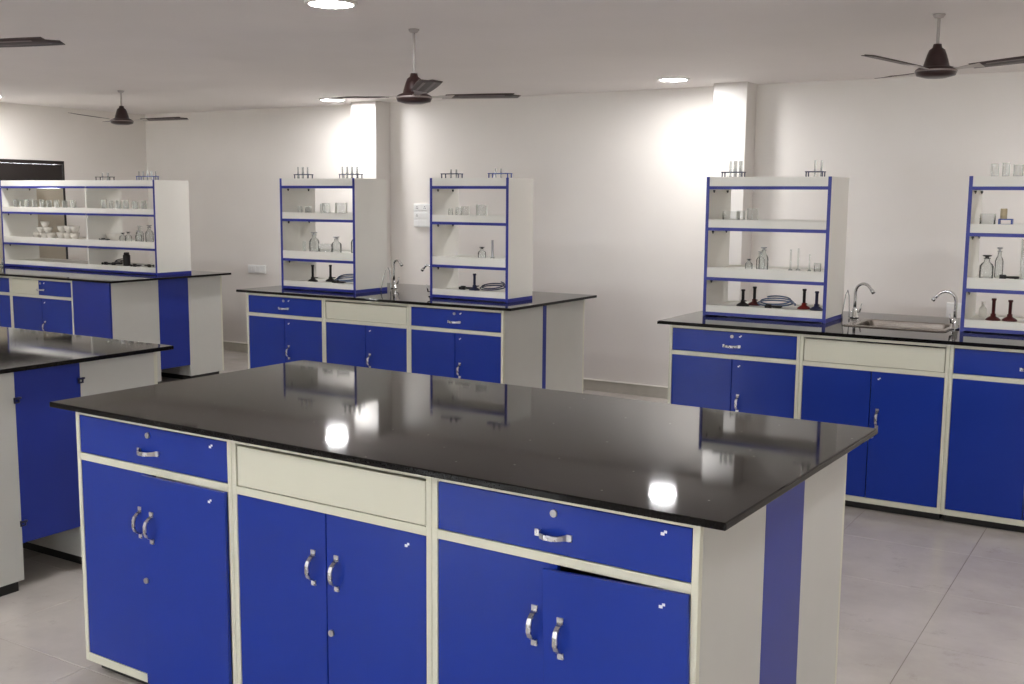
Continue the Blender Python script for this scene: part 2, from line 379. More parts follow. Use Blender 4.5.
# ------------------------------------------------------------------ cabinets
def handle_mesh(vertical):
    L = 0.052; pr = []
    for s_, out in ((-1, 0.0), (-0.72, 0.0), (-0.62, 0.010), (-0.45, 0.022), (-0.2, 0.027), (0.2, 0.027), (0.45, 0.022), (0.62, 0.010), (0.72, 0.0), (1, 0.0)):
        pr.append((s_*L, -out-0.0022))
    w = [0.017, 0.016, 0.013, 0.012, 0.013, 0.013, 0.012, 0.013, 0.016, 0.017]
    if vertical: return MB().strap([(0, y, s) for s, y in pr], (1, 0, 0), w, 0.004).mesh('handle')
    return MB().strap([(s, y, 0) for s, y in pr], (0, 0, 1), w, 0.004).mesh('handle')
HV, HHZ = handle_mesh(True), handle_mesh(False)
LOCK = MB().cyl((0, 0, 0), (0, -0.006, 0), 0.0095, 14).box(-0.0012, 0.0012, -0.0068, -0.0055, -0.005, 0.005).mesh('lock')
STK = MB().box(-0.008, 0.001, -0.0012, 0, -0.006, 0.001).box(0.0, 0.007, -0.0012, 0, 0.0, 0.006).mesh('sticker')
def cabinet(kind, w, depth, loc, rz, label, group, style=None, faces=True):
    """local frame: x along the front, y into the cabinet, z up"""
    style = style or {}
    t = thing('lab_cabinet', label, 'cabinet', loc, rz, group)
    z0, ztop = 0.045, HT-0.0008
    x0, x1 = 0.0006, w-0.0006
    def body():
        return (MB().box(x0, x0+0.018, 0.020, depth, z0, ztop).box(x1-0.018, x1, 0.020, depth, z0, ztop)
                .box(x0+0.018, x1-0.018, depth-0.018, depth, z0, ztop).box(x0+0.018, x1-0.018, 0.020, depth-0.018, z0, z0+0.018)
                .box(x0+0.018, x1-0.018, 0.020, 0.09 if style.get('open_top') else depth-0.018, ztop-0.018, ztop)).mesh('carcass')
    ob('carcass', cached(('body', w, depth, style.get('open_top')), body), 'side_white', t)
    ob('plinth', cached(('plinth', w, depth), lambda: bx(x0+0.012, x1-0.012, 0.05, depth-0.02, 0.0, z0-0.0005).mesh('plinth')), 'plinth_black', t)
    if not faces: return t
    if kind == 'blank':
        ob('front_panel', bx(x0, x1, 0.0, 0.018, 0.10, ztop, bev=0.001), 'blue_panel', t)
        return t
    def frame():
        m = MB().box(x0, x0+0.018, 0, 0.0195, z0, ztop, bev=0.0012).box(x1-0.018, x1, 0, 0.0195, z0, ztop, bev=0.0012)
        for a, b in ((z0, 0.074), (0.752, 0.776), (0.906, ztop)): m.box(x0+0.018, x1-0.018, 0.0005, 0.0195, a, b)
        return m.mesh('face_frame')
    ob('face_frame', cached(('frame', w), frame), 'cream_metal', t)
    xa, xb = x0+0.020, x1-0.020; xm = w/2
    if kind == 'drawer':
        dr = ob('drawer', cached(('drawer', w), lambda: bx(xa, xb, 0.0012, 0.019, 0.7785, 0.9035, bev=0.001).mesh('drawer')), 'blue_laminate', t)
        two = style.get('two_tone')
        if two: ob('cream_patch', bx(xa, xm-0.03, -0.0004, 0.0011, 0.7785, 0.9035), 'cream_metal', dr, label='cream patch over the left half of the drawer')  # thin cream patch laid on the left half of the drawer front
        ob('handle', HHZ, 'brushed_steel', dr, (xm-0.005, 0.0012, 0.824)); ob('lock', LOCK, 'lock_metal', dr, (xm-0.004, 0.0012, 0.879))
        ob('sticker', STK, 'sticker_white', dr, (xb-0.068 if style.get('handles', True) else xm+0.045, 0.0012, 0.882))
    else:
        ob('fascia_panel', cached(('fascia', w), lambda: bx(xa+0.002, xb-0.002, 0.003, 0.019, 0.778, 0.898, bev=0.001).mesh('fascia_panel')), 'cream_metal', t)
    zb, zt = 0.0755, 0.7505
    lap = style.get('lap', False)
    split = xm-0.024 if lap else xm+0.002
    rw = xb-split
    lw = (xm+0.006)-xa if lap else split-0.004-xa
    ldoor = ob('door', cached(('door', lw), lambda: bx(0, lw, 0.0, 0.0175, 0, zt-zb, bev=0.001).mesh('door')), 'blue_laminate', t, (xa, 0.0014, zb))
    proud = 0.014 if lap else 0.0
    sag, drop = style.get('sag', 0.0), style.get('drop', 0.0)
    # right leaf hangs from its right edge: origin at the upper hinge
    rdoor = ob('door', cached(('rdoor', rw, style.get('ext')), lambda: bx(-rw, 0, 0.0, 0.0125, -(zt-zb)-style.get('ext', 0), 0, bev=0.001).mesh('door')), 'blue_laminate', t, (xb, 0.0014-proud, zt-drop), (0, sag, style.get('open', 0.0)))
    hz = 0.586 if style.get('handles', True) else 0.505
    if style.get('handles', True):
        hl = split-0.032 if lap else split-0.05
        ob('handle', HV, 'brushed_steel', ldoor, (hl-xa, 0, hz-zb))
    ob('handle', HV, 'brushed_steel', rdoor, (-(rw-(0.05 if lap else 0.038)), 0, hz-zt))
    ob('lock', LOCK, 'lock_metal', rdoor, (-(rw-0.016), 0, 0.407-zt))
    near = style.get('handles', True)
    ob('sticker', STK, 'sticker_white', rdoor, (-0.062 if near else -(rw-0.04), 0, -0.035))
    return t
def worktop(name, label, x0, x1, y0, y1, loc=(0, 0, 0), rz=0, hole=None):
    if not hole: m = MB().box(x0, x1, y0, y1, HT, H, bev=0.004, seg=2)
    else:
        a, b, c, d = hole; m = MB(); bm = m.bm; xs, ys = [x0, a, b, x1], [y0, c, d, y1]
        g = {(i, j, k): bm.verts.new((xs[i], ys[j], (HT, H)[k])) for i in range(4) for j in range(4) for k in range(2)}
        for i in range(3):
            for j in range(3):
                if (i, j) == (1, 1): continue
                for k in range(2): bm.faces.new([g[i, j, k], g[i+1, j, k], g[i+1, j+1, k], g[i, j+1, k]])
        for i in range(3):
            for j in (0, 3): bm.faces.new([g[i, j, 0], g[i+1, j, 0], g[i+1, j, 1], g[i, j, 1]])
            for j2 in (0, 3): bm.faces.new([g[j2, i, 0], g[j2, i+1, 0], g[j2, i+1, 1], g[j2, i, 1]])
        for (p, q) in (((1, 1), (2, 1)), ((2, 1), (2, 2)), ((2, 2), (1, 2)), ((1, 2), (1, 1))):
            bm.faces.new([g[(*p, 0)], g[(*q, 0)], g[(*q, 1)], g[(*p, 1)]])
        ed = [e for e in bm.edges if len({round(v.co.z, 4) for v in e.verts}) == 1 and e.verts[0].co.z > H-1e-4
              and ((all(abs(v.co.y-y0) < 1e-5 for v in e.verts)) or all(abs(v.co.x-x0) < 1e-5 for v in e.verts))]
        bmesh.ops.bevel(bm, geom=ed, offset=0.004, segments=2, affect='EDGES')
    return tag(ob(name, m, 'granite_black', None, loc, (0, 0, rz)), label, 'worktop', 'black granite worktops')
CLIP = MB().tube([(0, -0.014, 0.016), (-0.016, -0.014, 0.016), (-0.020, -0.010, 0.016), (-0.020, 0.010, 0.016), (-0.016, 0.014, 0.016), (0, 0.014, 0.016), (0, 0.014, -0.012), (0, -0.014, -0.012)], 0.0065, 8, closed=True).mesh('clip')
def service_panel(label, x, y0, y1, loc, rz, zb=0.14, clips=()):
    """blue cover at the end of the gap between the back-to-back cabinets"""
    t = thing('service_panel', label, 'panel', loc, rz, 'blue end panels of the benches')
    ob('board', bx(x-0.018, x, y0+0.001, y1-0.001, zb, HT-0.001, bev=0.0008), 'blue_panel', t)
    ob('hanger', MB().box(x-0.05, x-0.018, y0+0.001, y0+0.02, zb, HT-0.002).box(x-0.05, x-0.018, y1-0.02, y1-0.001, zb, HT-0.002), 'dark_inside', t)
    for (yy, zz) in clips: ob('clip', CLIP, 'clip_dark', t, (x+0.0065, yy, zz), (0, 0, math.pi)).scale = (0.7, 0.7, 0.7)
    return t

GA = 'cabinets of the near island'
AR = -0.0324
# --- near island (A): origin at the left front corner of its cabinets
def A(x, y, z=0):
    c, s = math.cos(AR), math.sin(AR); return (c*x-s*y, s*x+c*y, z)
cabinet('drawer', 0.75, 0.413, A(0, 0), AR, 'left cabinet of the near island, blue doors under one blue drawer', GA, dict(lap=True, drop=-0.001, ext=0.018, open=0.022))
cabinet('sink', 0.75, 0.413, A(0.75, 0), AR, 'middle cabinet of the near island, cream panel above two blue doors', GA)
cabinet('drawer', 0.75, 0.413, A(1.5, 0), AR, 'right cabinet of the near island, its right blue door sagging open at the top', GA, dict(lap=True, sag=-0.030, drop=-0.003, open=0.022))
cabinet('drawer', 0.75, 0.395, A(2.25, 1.107), AR+math.pi, 'rear cabinet of the near island, only its pale side showing at the right end', GA, faces=True)
service_panel('blue end panel between the two pale sides of the near island', 2.25, 0.4135, 0.7115, (0, 0, 0), AR, 0.14, ((0.418, 0.885), (0.708, 0.885)))
worktop('worktop', 'large black granite worktop of the near island in the foreground', -0.0766, 2.3263, -0.0443, 1.151, (0, 0, 0), AR)

# --- island at the left edge (E), only its right end is in view
EX, EY = -0.885, 0.0
GE = 'cabinets of the left-edge island'
cabinet('drawer', 0.75, 0.372, (EX-0.75, EY, 0), 0, 'front cabinet of the left-edge island, pale side beside the blue panel', GE)
cabinet('drawer', 0.75, 0.415, (EX, 1.098, 0), math.pi, 'rear cabinet of the left-edge island, pale side under the worktop corner', GE)
service_panel('dark blue end panel of the island at the left edge', EX, 0.3725, 0.6825, (0, 0, 0), 0, 0.20, ((0.375, 0.80), (0.680, 0.84), (0.375, 0.285)))
worktop('worktop', 'black granite worktop at the left edge, reaching in behind the near island', EX-2.3, EX+0.056, -0.045, 1.150)

# --- bench with the sink at the right (B)
BX, BY, WB = 0.6347, 3.4806, 0.7601
GB = 'cabinets of the sink bench'
nh = dict(handles=False)
cabinet('drawer', WB, 0.50, (BX, BY, 0), 0, 'left cabinet of the sink bench, blue drawer over two blue doors', GB, nh)
cabinet('sink', WB, 0.80, (BX+WB, BY, 0), 0, 'cabinet under the steel sink, cream panel above blue doors', GB, dict(handles=False, open_top=True))
cabinet('drawer', WB, 0.50, (BX+2*WB, BY, 0), 0, 'cabinet of the sink bench cut off by the right edge of the photo', GB, nh)
cabinet('drawer', WB, 0.50, (BX+WB, BY+1.10, 0), math.pi, 'rear cabinet of the sink bench behind its left cabinet', GB, faces=True)
cabinet('drawer', WB, 0.50, (BX+3*WB, BY+1.10, 0), math.pi, 'rear cabinet of the sink bench beyond the right edge', GB, faces=True)
SX0, SX1, SY0, SY1 = 1.555, 2.065, 3.815, 4.215
worktop('worktop', 'black granite worktop of the sink bench at the right', BX-0.058, BX+3*WB+0.06, BY-0.044, BY+1.144, hole=(SX0+0.02, SX1-0.02, SY0+0.02, SY1-0.02))
def sink():
    t = thing('steel_sink', 'shallow stainless steel sink set into the black worktop', 'sink', (0, 0, H))
    def rr(x0, x1, y0, y1, r, z, n=5):
        pts = []
        for cx, cy, a in ((x1-r, y1-r, 0), (x0+r, y1-r, 90), (x0+r, y0+r, 180), (x1-r, y0+r, 270)):
            for k in range(n+1):
                t_ = math.radians(a+90*k/n); pts.append((cx+r*math.cos(t_), cy+r*math.sin(t_), z))
        return pts
    def loft(loops, close):
        m = MB(); vs = [[m.bm.verts.new(p) for p in L] for L in loops]
        for a, b in zip(vs, vs[1:]):
            for i in range(len(a)):
                j = (i+1) % len(a); m.bm.faces.new([a[i], a[j], b[j], b[i]]).smooth = True
        if close: m.bm.faces.new(vs[-1])
        return m
    i = 0.028
    ob('rim', loft([rr(SX0-0.03, SX1+0.01, SY0-0.025, SY1+0.03, 0.04, 0.0005), rr(SX0-0.029, SX1+0.009, SY0-0.024, SY1+0.029, 0.04, 0.004), rr(SX0+i-0.008, SX1-i+0.008, SY0+i-0.008, SY1-i+0.008, 0.06, 0.0055), rr(SX0+i, SX1-i, SY0+i, SY1-i, 0.055, 0.001)], False), 'sink_steel', t)
    ob('bowl', loft([rr(SX0+i, SX1-i, SY0+i, SY1-i, 0.055, 0.001), rr(SX0+i+0.006, SX1-i-0.006, SY0+i+0.006, SY1-i-0.006, 0.05, -0.03), rr(SX0+i+0.012, SX1-i-0.012, SY0+i+0.012, SY1-i-0.012, 0.045, -0.15), rr(SX0+i+0.05, SX1-i-0.05, SY0+i+0.05, SY1-i-0.05, 0.03, -0.165)], True), 'sink_steel', t)
    ob('drain', MB().lathe([(0, -0.161), (0.03, -0.161), (0.036, -0.164)], 18, ((SX0+SX1)/2, (SY0+SY1)/2, 0)), 'chrome', t)
sink()

# --- island in the middle of the back row (C)
CX, CYF, WC = -2.8124, 3.5762, 0.7544
GC = 'cabinets of the middle back island'
cabinet('drawer', WC, 0.504, (CX, CYF, 0), 0, 'left cabinet of the middle back island, blue drawer and doors', GC, nh)
cabinet('sink', WC, 0.504, (CX+WC, CYF, 0), 0, 'middle cabinet of the middle back island, cream strip over blue doors', GC, nh)
cabinet('drawer', WC, 0.504, (CX+2*WC, CYF, 0), 0, 'right cabinet of the middle back island with a bright drawer lock', GC, nh)
cabinet('drawer', WC, 0.555, (CX+3*WC, CYF+1.11, 0), math.pi, 'rear cabinet of the middle back island, pale side beyond the blue slit', GC, faces=True)
cabinet('drawer', WC, 0.555, (CX+WC, CYF+1.11, 0), math.pi, 'rear cabinet of the middle back island at its hidden left end', GC, faces=True)
service_panel('narrow blue slit panel in the end of the middle back island', CX+3*WC, 0.505+CYF, 0.5545+CYF, (0, 0, 0), 0, 0.05)
worktop('worktop', 'black granite worktop of the middle back island under two racks', CX-0.062, CX+3*WC+0.078, CYF-0.044, CYF+1.150)

# --- island at the far left (D)
DX, DYF = -4.318, 3.54
GD = 'cabinets of the far-left island'
cabinet('blank', 0.47, 0.50, (DX-0.47, DYF, 0), 0, 'plain dark blue end unit of the far-left island with a pale side', GD)
cabinet('drawer', 0.845, 0.50, (DX-0.47-0.845, DYF, 0), 0, 'right cabinet of the far-left island, drawer half cream half blue', GD, dict(handles=False, two_tone=True))
cabinet('drawer', 0.845, 0.50, (DX-0.47-1.69, DYF, 0), 0, 'cabinet of the far-left island at the left edge of the photo', GD, nh)
cabinet('drawer', 0.75, 0.395, (DX, DYF+1.225, 0), math.pi, 'rear cabinet of the far-left island, pale side nearest the wall', GD, faces=True)
service_panel('blue end panel of the far-left island above a dark floor gap', DX, DYF+0.501, DYF+0.829, (0, 0, 0), 0, 0.146)
worktop('worktop', 'black granite worktop of the far-left island under the long rack', -6.62, DX+0.08, DYF-0.045, DYF+1.27)

# ------------------------------------------------------------------ reagent racks
LEV = [(0.024, 0.066), (0.232, 0.290), (0.526, 0.573), (0.768, 0.821)]    # bottom of white lip, top of white lip
SURF = [0.056, 0.278, 0.563, 0.808]
def rack(x0, x1, y0, y1, label, dividers=()):
    t = thing('reagent_rack', label, 'shelf rack', (x0, y0, H+0.0004), group='open white and blue reagent racks')
    w, d, hh = x1-x0, y1-y0, 0.822
    sp = cached(('side', d), lambda: bx(0, 0.018, 0.0, d, 0.024, hh, bev=0.0008).mesh('side_panel'))
    eb = cached('edge_band', lambda: bx(-0.0005, 0.0185, -0.003, -0.0002, 0.0, hh).mesh('edge_band'))
    bs = cached(('sbase', d), lambda: bx(-0.0008, 0.0188, 0.0, d, 0.0, 0.0235).mesh('base_band'))
    for xx in [0, w-0.018]+[v-x0 for v in dividers]:
        s = ob('side_panel', sp, 'rack_white', t, (xx, 0, 0))
        if xx in (0, w-0.018):
            ob('edge_band', eb, 'blue_edge', s); ob('base_band', bs, 'blue_edge', s)
        else:
            ob('edge_band', cached('white_band', lambda: bx(0, 0.018, -0.003, -0.0002, 0.07, hh).mesh('edge_band')), 'rack_white', s)
    edges = [0.018] + sorted(sum([[v-x0, v-x0+0.018] for v in dividers], [])) + [w-0.018]
    for (zb, zt), su in zip(LEV, SURF):
        m = MB()
        for a, b in zip(edges[::2], edges[1::2]): m.box(a+0.0004, b-0.0004, 0.008, d-0.008, su-0.015, su)
        s = ob('shelf', m, 'rack_white', t)
        ob('front_lip', bx(0.0185, w-0.0185, -0.002, 0.0078, zb+0.0003, zt, bev=0.0006), 'rack_white', s)
        ob('back_lip', bx(0.0185, w-0.0185, d-0.0078, d+0.002, zb+0.0003, zt, bev=0.0006), 'rack_white', s)
        ob('edge_strip', bx(0.0185, w-0.0185, -0.003, 0.0078, max(0, zb-0.019), zb-0.0002), 'blue_edge', s)
        if zb > 0.1:
            for yy in (0.06, d-0.08): ob('shelf_pin', cached('pin', lambda: MB().cyl((0, 0, 0), (0.012, 0, 0), 0.005, 8).box(0.004, 0.009, -0.004, 0.004, -0.012, 0).mesh('shelf_pin')), 'rubber_black', s, (0.0182, yy, zb-0.026))
    return t
NB1, NB2 = 'the rack left of the sink', 'the right-edge rack'
NC1, NC2, ND = 'the left middle-island rack', 'the right middle-island rack', 'the long far-left rack'
RK = dict(B1=(0.685, 1.420, 3.86, 4.225), B2=(2.129, 2.83, 3.90, 4.255), C1=(-2.650, -1.935, 3.785, 4.15), C2=(-1.318, -0.684, 3.845, 4.165), D=(-6.62, -4.440, 4.14, 4.52))
rack(*RK['B1'], 'open white rack with blue edges standing left of the steel sink')
rack(*RK['B2'], 'open white rack with blue edges cut off by the right edge')
rack(*RK['C1'], 'left open rack on the middle back island, before the left wall column')
rack(*RK['C2'], 'right open rack on the middle back island, beside the switch plate')
rack(*RK['D'], 'long open rack with white shelves on the far-left island', dividers=(-5.36,))

# ------------------------------------------------------------------ taps
def tap(x, y, ang, label, hgt=0.205, out=0.10, mt='chrome'):
    t = thing('gooseneck_tap', label, 'tap', (x, y, H+0.0004), ang, 'gooseneck laboratory taps')
    ob('base', MB().lathe([(0, 0), (0.026, 0), (0.026, 0.006), (0.018, 0.012), (0.016, 0.05), (0.012, 0.058), (0, 0.058)], 18), mt, t)
    r = out/2; pts = [(0, 0, 0.05), (0, 0, 0.10), (0, 0, hgt-r)]
    for k in range(1, 9): a = math.pi-math.radians(k*150/8); pts.append((r+r*math.cos(a), 0, hgt-r+r*math.sin(a)))
    p1, p0 = Vector(pts[-1]), Vector(pts[-2]); d_ = (p1-p0).normalized(); pts.append(tuple(p1+d_*0.025))
    ob('spout', MB().tube(pts, 0.0085, 12), mt, t)
    e = Vector(pts[-1]); ob('nozzle', MB().cyl(e-d_*0.012, e+d_*0.010, 0.011, 12), 'rubber_black' if mt != 'chrome' else 'chrome', t)
    ob('lever', MB().cyl((0, 0, 0.035), (0.02, 0.02, 0.038), 0.006, 8).cyl((0.02, 0.02, 0.033), (0.028, 0.028, 0.085), 0.0055, 8, 0.004), mt, t)
tap(1.478, 4.270, -0.25, 'chrome gooseneck tap at the left end of the sink')
tap(2.085, 3.990, math.pi+0.2, 'chrome gooseneck tap at the right end of the sink', out=0.105)
tap(-2.010, 4.330, 0.1, 'slim gooseneck tap beside the left rack of the middle island', hgt=0.215, out=0.055)
tap(-1.365, 3.930, math.pi+0.2, 'dark gooseneck tap beside the right rack of the middle island', hgt=0.22, out=0.06)
tag(ob('clear_hose', MB().tube([(1.425, 4.18, H+0.004), (1.428, 4.20, H+0.06), (1.435, 4.215, H+0.14), (1.442, 4.23, H+0.165), (1.450, 4.235, H+0.13), (1.455, 4.235, H+0.05), (1.456, 4.235, H+0.004)], 0.0035, 8), 'glass_cloudy'), 'thin clear hose loop against the rack left of the sink', 'hose')
tag(ob('clear_hose', MB().tube([(-1.925, 4.06, H+0.004), (-1.92, 4.08, H+0.08), (-1.91, 4.10, H+0.15), (-1.895, 4.11, H+0.175), (-1.885, 4.12, H+0.14), (-1.88, 4.12, H+0.06), (-1.88, 4.12, H+0.004)], 0.004, 8), 'glass_cloudy'), 'clear hose loop beside the left rack of the middle island', 'hose')

# ------------------------------------------------------------------ switch plates
def plate(x, z, w, h, label, cols, rows, sockets=False):
    t = thing('switch_plate', label, 'switch', (x, YB, z), group='white electrical plates on the back wall')
    ob('frame', bx(-w/2, w/2, -0.022, -0.0005, -h/2, h/2, bev=0.004, seg=2), 'switch_white', t)
    for r in range(rows):
        for c in range(cols):
            cx, cz = -w/2+w*(c+0.5)/cols, -h/2+h*(r+0.5)/rows
            s = ob('rocker', bx(cx-w*0.36/cols, cx+w*0.36/cols, -0.027, -0.0222, cz-h*0.36/rows, cz+h*0.36/rows, bev=0.0015), 'switch_white', t)
            if sockets and r > 0 and not (r == 1 and c == 1):
                ob('socket_hole', MB().box(cx-0.012, cx-0.004, -0.0275, -0.0262, cz-0.01, cz).box(cx+0.004, cx+0.012, -0.0275, -0.0262, cz-0.01, cz).box(cx-0.004, cx+0.004, -0.0275, -0.0262, cz+0.006, cz+0.014), 'switch_dark', s)
plate(-5.04, 0.888, 0.245, 0.082, 'small white switch plate low on the wall left of the middle island', 4, 1)
plate(-2.885, 1.470, 0.265, 0.215, 'large white socket plate half hidden by the right rack of the middle island', 3, 3, True)
plate(1.757, 0.845, 0.105, 0.15, 'white socket plate behind the right sink tap', 2, 1)

# ------------------------------------------------------------------ glassware and apparatus
def shelf_z(lv): return H + 0.0008 + SURF[lv]
def yof(r, f=0.5): return RK[r][2] + (RK[r][3]-RK[r][2])*f
def beaker(r, lv, x, rad, h, label, f=0.5, group='glass beakers on the racks', m='glass_clear', name='glass_beaker'):
    me = cached(('beaker', rad, h), lambda: MB().lathe([(0, 0.0), (rad*0.92, 0.0), (rad, 0.005), (rad, h-0.004), (rad*1.07, h)], 18).mesh(name))
    return tag(ob(name, me, m, None, (x, yof(r, f), shelf_z(lv))), label, 'beaker', group)
def dish(r, lv, x, rad, h, label, f=0.5):
    me = MB().lathe([(0, 0), (rad*0.96, 0), (rad, 0.004), (rad, h-0.002), (rad*1.03, h)], 24)
    return tag(ob('glass_dish', me, 'glass_clear', None, (x, yof(r, f), shelf_z(lv))), label, 'dish')
def bottle(r, lv, x, rad, h, label, f=0.5, stop='glass_cloudy', body='glass_clear', flat=True):
    t = thing('reagent_bottle', label, 'bottle', (x, yof(r, f), shelf_z(lv)), group='stoppered reagent bottles')
    nb = h*0.62
    ob('body', cached(('bot', rad, h), lambda: MB().lathe([(0, 0), (rad*0.95, 0), (rad, 0.004), (rad, nb*0.85), (rad*0.8, nb), (rad*0.42, nb+0.10*h), (rad*0.40, h*0.84), (rad*0.52, h*0.86), (rad*0.5, h*0.88), (rad*0.34, h*0.88)], 18).mesh('body')), body, t)
    ob('stopper', cached(('stp', rad, h), lambda: MB().lathe([(0, h*0.84), (rad*0.3, h*0.84), (rad*0.34, h*0.885), (rad*0.22, h*0.92), (rad*0.62, h*0.955), (rad*0.68, h*0.975), (rad*0.6, h), (0, h)], 16).mesh('stopper')), stop, t)
    return t
def cylinder(r, lv, x, rad, h, label, f=0.5, m='glass_clear'):
    t = thing('measuring_cylinder', label, 'cylinder', (x, yof(r, f), shelf_z(lv)), group='measuring cylinders')
    ob('foot', cached(('foot', rad), lambda: MB().lathe([(0, 0), (rad*1.9, 0), (rad*1.9, 0.005), (rad*1.1, 0.011), (0, 0.011)], 16).mesh('foot')), 'glass_cloudy', t)
    ob('tube', cached(('mc', rad, h), lambda: MB().lathe([(rad, 0.011), (rad, h-0.004), (rad*1.15, h)], 14).mesh('tube')), m, t)
    return t
def burner(r, lv, x, h, label, base='burner_red', barrel='rubber_black', f=0.45, rad=0.009):
    t = thing('gas_burner', label, 'burner', (x, yof(r, f), shelf_z(lv)), group='gas burners on the lower shelves')
    ob('base', cached(('bb', base), lambda: MB().lathe([(0, 0), (0.038, 0), (0.038, 0.006), (0.030, 0.013), (0.014, 0.022), (0.013, 0.036), (0, 0.036)], 18).mesh('base')), base, t)
    ob('barrel', cached(('br', h, barrel, rad), lambda: MB().lathe([(0, 0.036), (rad, 0.036), (rad, h-0.012), (rad*1.35, h-0.010), (rad*1.35, h), (rad*0.7, h), (rad*0.7, h-0.02), (0, h-0.02)], 12).mesh('barrel')), barrel, t)
    ob('gas_inlet', cached(('gi', base), lambda: MB().cyl((0, 0.010, 0.026), (0, 0.055, 0.026), 0.006, 8, 0.004).mesh('gas_inlet')), base, t)
    return t
def coil(r, lv, x, rx, ry, label, mtl, turns=2.2, rr=0.0045, f=0.5):
    pts = []
    n = int(turns*20)
    for k in range(n+1):
        a = 2*math.pi*turns*k/n; s = 1-0.12*k/n*turns
        pts.append((rx*s*math.cos(a), ry*s*math.sin(a), rr+0.018*turns*k/n/2+(0.024+0.012*k/n)*(0.5+0.5*math.sin(a))))
    return tag(ob('rubber_tubing', MB().tube(pts, rr, 8), mtl, None, (x, yof(r, f), shelf_z(lv))), label, 'tubing')
def tube_rack(r, x, w, label, mtl, tubes, tlabel, f=0.35, hgt=0.040, tube_h=0.098, span=None, gl='glass_cloudy', posts=True):
    t = thing('test_tube_rack', label, 'test tube rack', (x, yof(r, f), shelf_z(3)), group='test tube racks on top of the shelf racks')
    z = hgt+0.0
    m = MB()
    m.box(-w/2, w/2, -0.03, 0.03, z, z+0.006, bev=0.001)
    ob('top_plate', m, mtl, t)
    for sx in (-1, 1):
        for sy in (-1, 1): ob('leg', bx(sx*(w/2-0.006)-0.003, sx*(w/2-0.006)+0.003, sy*0.023-0.003, sy*0.023+0.003, 0, z), mtl, t)
    ob('base_plate', bx(-w/2+0.011, w/2-0.011, -0.028, 0.028, 0.004, 0.010), mtl, t)
    me = cached(('tt', tube_h), lambda: MB().lathe([(0, 0), (0.004, 0.001), (0.0072, 0.006), (0.0075, tube_h-0.003), (0.009, tube_h)], 10).mesh('test_tube'))
    a, b = span or (-w/2+0.02, w/2-0.02)
    for k in range(tubes):
        tx = a+(b-a)*(k/(tubes-1) if tubes > 1 else 0.5)
        tag(ob('test_tube', me, gl, None, (x+tx, yof(r, f)+(0.012 if k % 2 else -0.010), shelf_z(3)+0.0105)), tlabel, 'test tube', tlabel.replace('glass test tube in ', 'tubes in '))
def clamp(r, lv, x, label, f=0.5, mtl='rubber_black', ang=0.0):
    t = thing('burette_clamp', label, 'clamp', (x, yof(r, f), shelf_z(lv)), ang, 'metal clamps on the lower shelves')
    ob('boss', bx(-0.016, 0.016, -0.012, 0.012, 0.0, 0.026, bev=0.003), mtl, t)
    ob('screw', MB().cyl((0, -0.012, 0.013), (0, -0.035, 0.013), 0.004, 8).cyl((0, -0.034, 0.013), (0, -0.040, 0.013), 0.011, 10), mtl, t)
    ob('jaw', MB().tube([(0.014, 0, 0.014), (0.04, 0.012, 0.014), (0.062, 0.016, 0.014), (0.078, 0.006, 0.014)], 0.005, 8).tube([(0.014, 0, 0.012), (0.04, -0.014, 0.012), (0.062, -0.018, 0.012), (0.078, -0.008, 0.012)], 0.005, 8), mtl, t)
def bowl(r, lv, x, rad, h, label, f=0.5, z=0.0, m='porcelain', tilt=0.0):
    me = cached(('bowl', rad, h), lambda: MB().lathe([(0, 0), (rad*0.5, 0), (rad*0.55, 0.004), (rad*0.85, h*0.5), (rad, h), (rad*0.95, h), (rad*0.78, h*0.52), (rad*0.45, 0.01), (0, 0.008)], 18).mesh('porcelain_bowl'))
    return tag(ob('porcelain_bowl', me, m, None, (x, yof(r, f), shelf_z(lv)+z), (tilt, 0, 0)), label, 'bowl', 'white porcelain bowls on the far-left rack')

# rack left of the sink (B1)
dish('B1', 2, 0.775, 0.052, 0.058, 'wide low glass dish on the upper shelf of '+NB1)
beaker('B1', 2, 0.842, 0.026, 0.062, 'narrow glass beaker beside the glass dish in '+NB1, f=0.45)
beaker('B1', 2, 0.902, 0.036, 0.076, 'taller glass beaker on the upper shelf of '+NB1, f=0.55)
bottle('B1', 1, 0.915, 0.022, 0.062, 'smallest stoppered bottle on the middle shelf of '+NB1, f=0.35, stop='rubber_black')
bottle('B1', 1, 0.955, 0.026, 0.105, 'middle stoppered bottle on the middle shelf of '+NB1, f=0.60, stop='lock_metal')
bottle('B1', 1, 0.998, 0.028, 0.135, 'tallest stoppered bottle on the middle shelf of '+NB1, f=0.40, stop='lock_metal')
cylinder('B1', 1, 1.150, 0.0065, 0.125, 'left of two thin measuring cylinders in '+NB1)
cylinder('B1', 1, 1.182, 0.0065, 0.130, 'right of two thin measuring cylinders in '+NB1, f=0.62)
cylinder('B1', 1, 1.262, 0.0055, 0.100, 'faint short measuring cylinder at the right of '+NB1)
beaker('B1', 1, 1.310, 0.020, 0.050, 'low glass beaker at the middle shelf right end in '+NB1)
burner('B1', 0, 0.880, 0.100, 'left of two dark burners at the left of '+NB1, base='rubber_black', f=0.40)
burner('B1', 0, 0.918, 0.112, 'right of two dark burners at the left of '+NB1, base='burner_maroon', f=0.66)
coil('B1', 0, 1.065, 0.115, 0.085, 'coil of grey-blue rubber tubing on the bottom shelf of '+NB1, 'rubber_blue', 2.4, f=0.56)
clamp('B1', 0, 1.060, 'dark clamp in front of the tubing coil in '+NB1, f=0.22)
burner('B1', 0, 1.240, 0.118, 'red-based burner with a black barrel in '+NB1, f=0.5)
burner('B1', 0, 1.322, 0.110, 'dark blue burner at the right end of '+NB1, base='rack_navy_plastic', barrel='rack_navy_plastic', f=0.42)
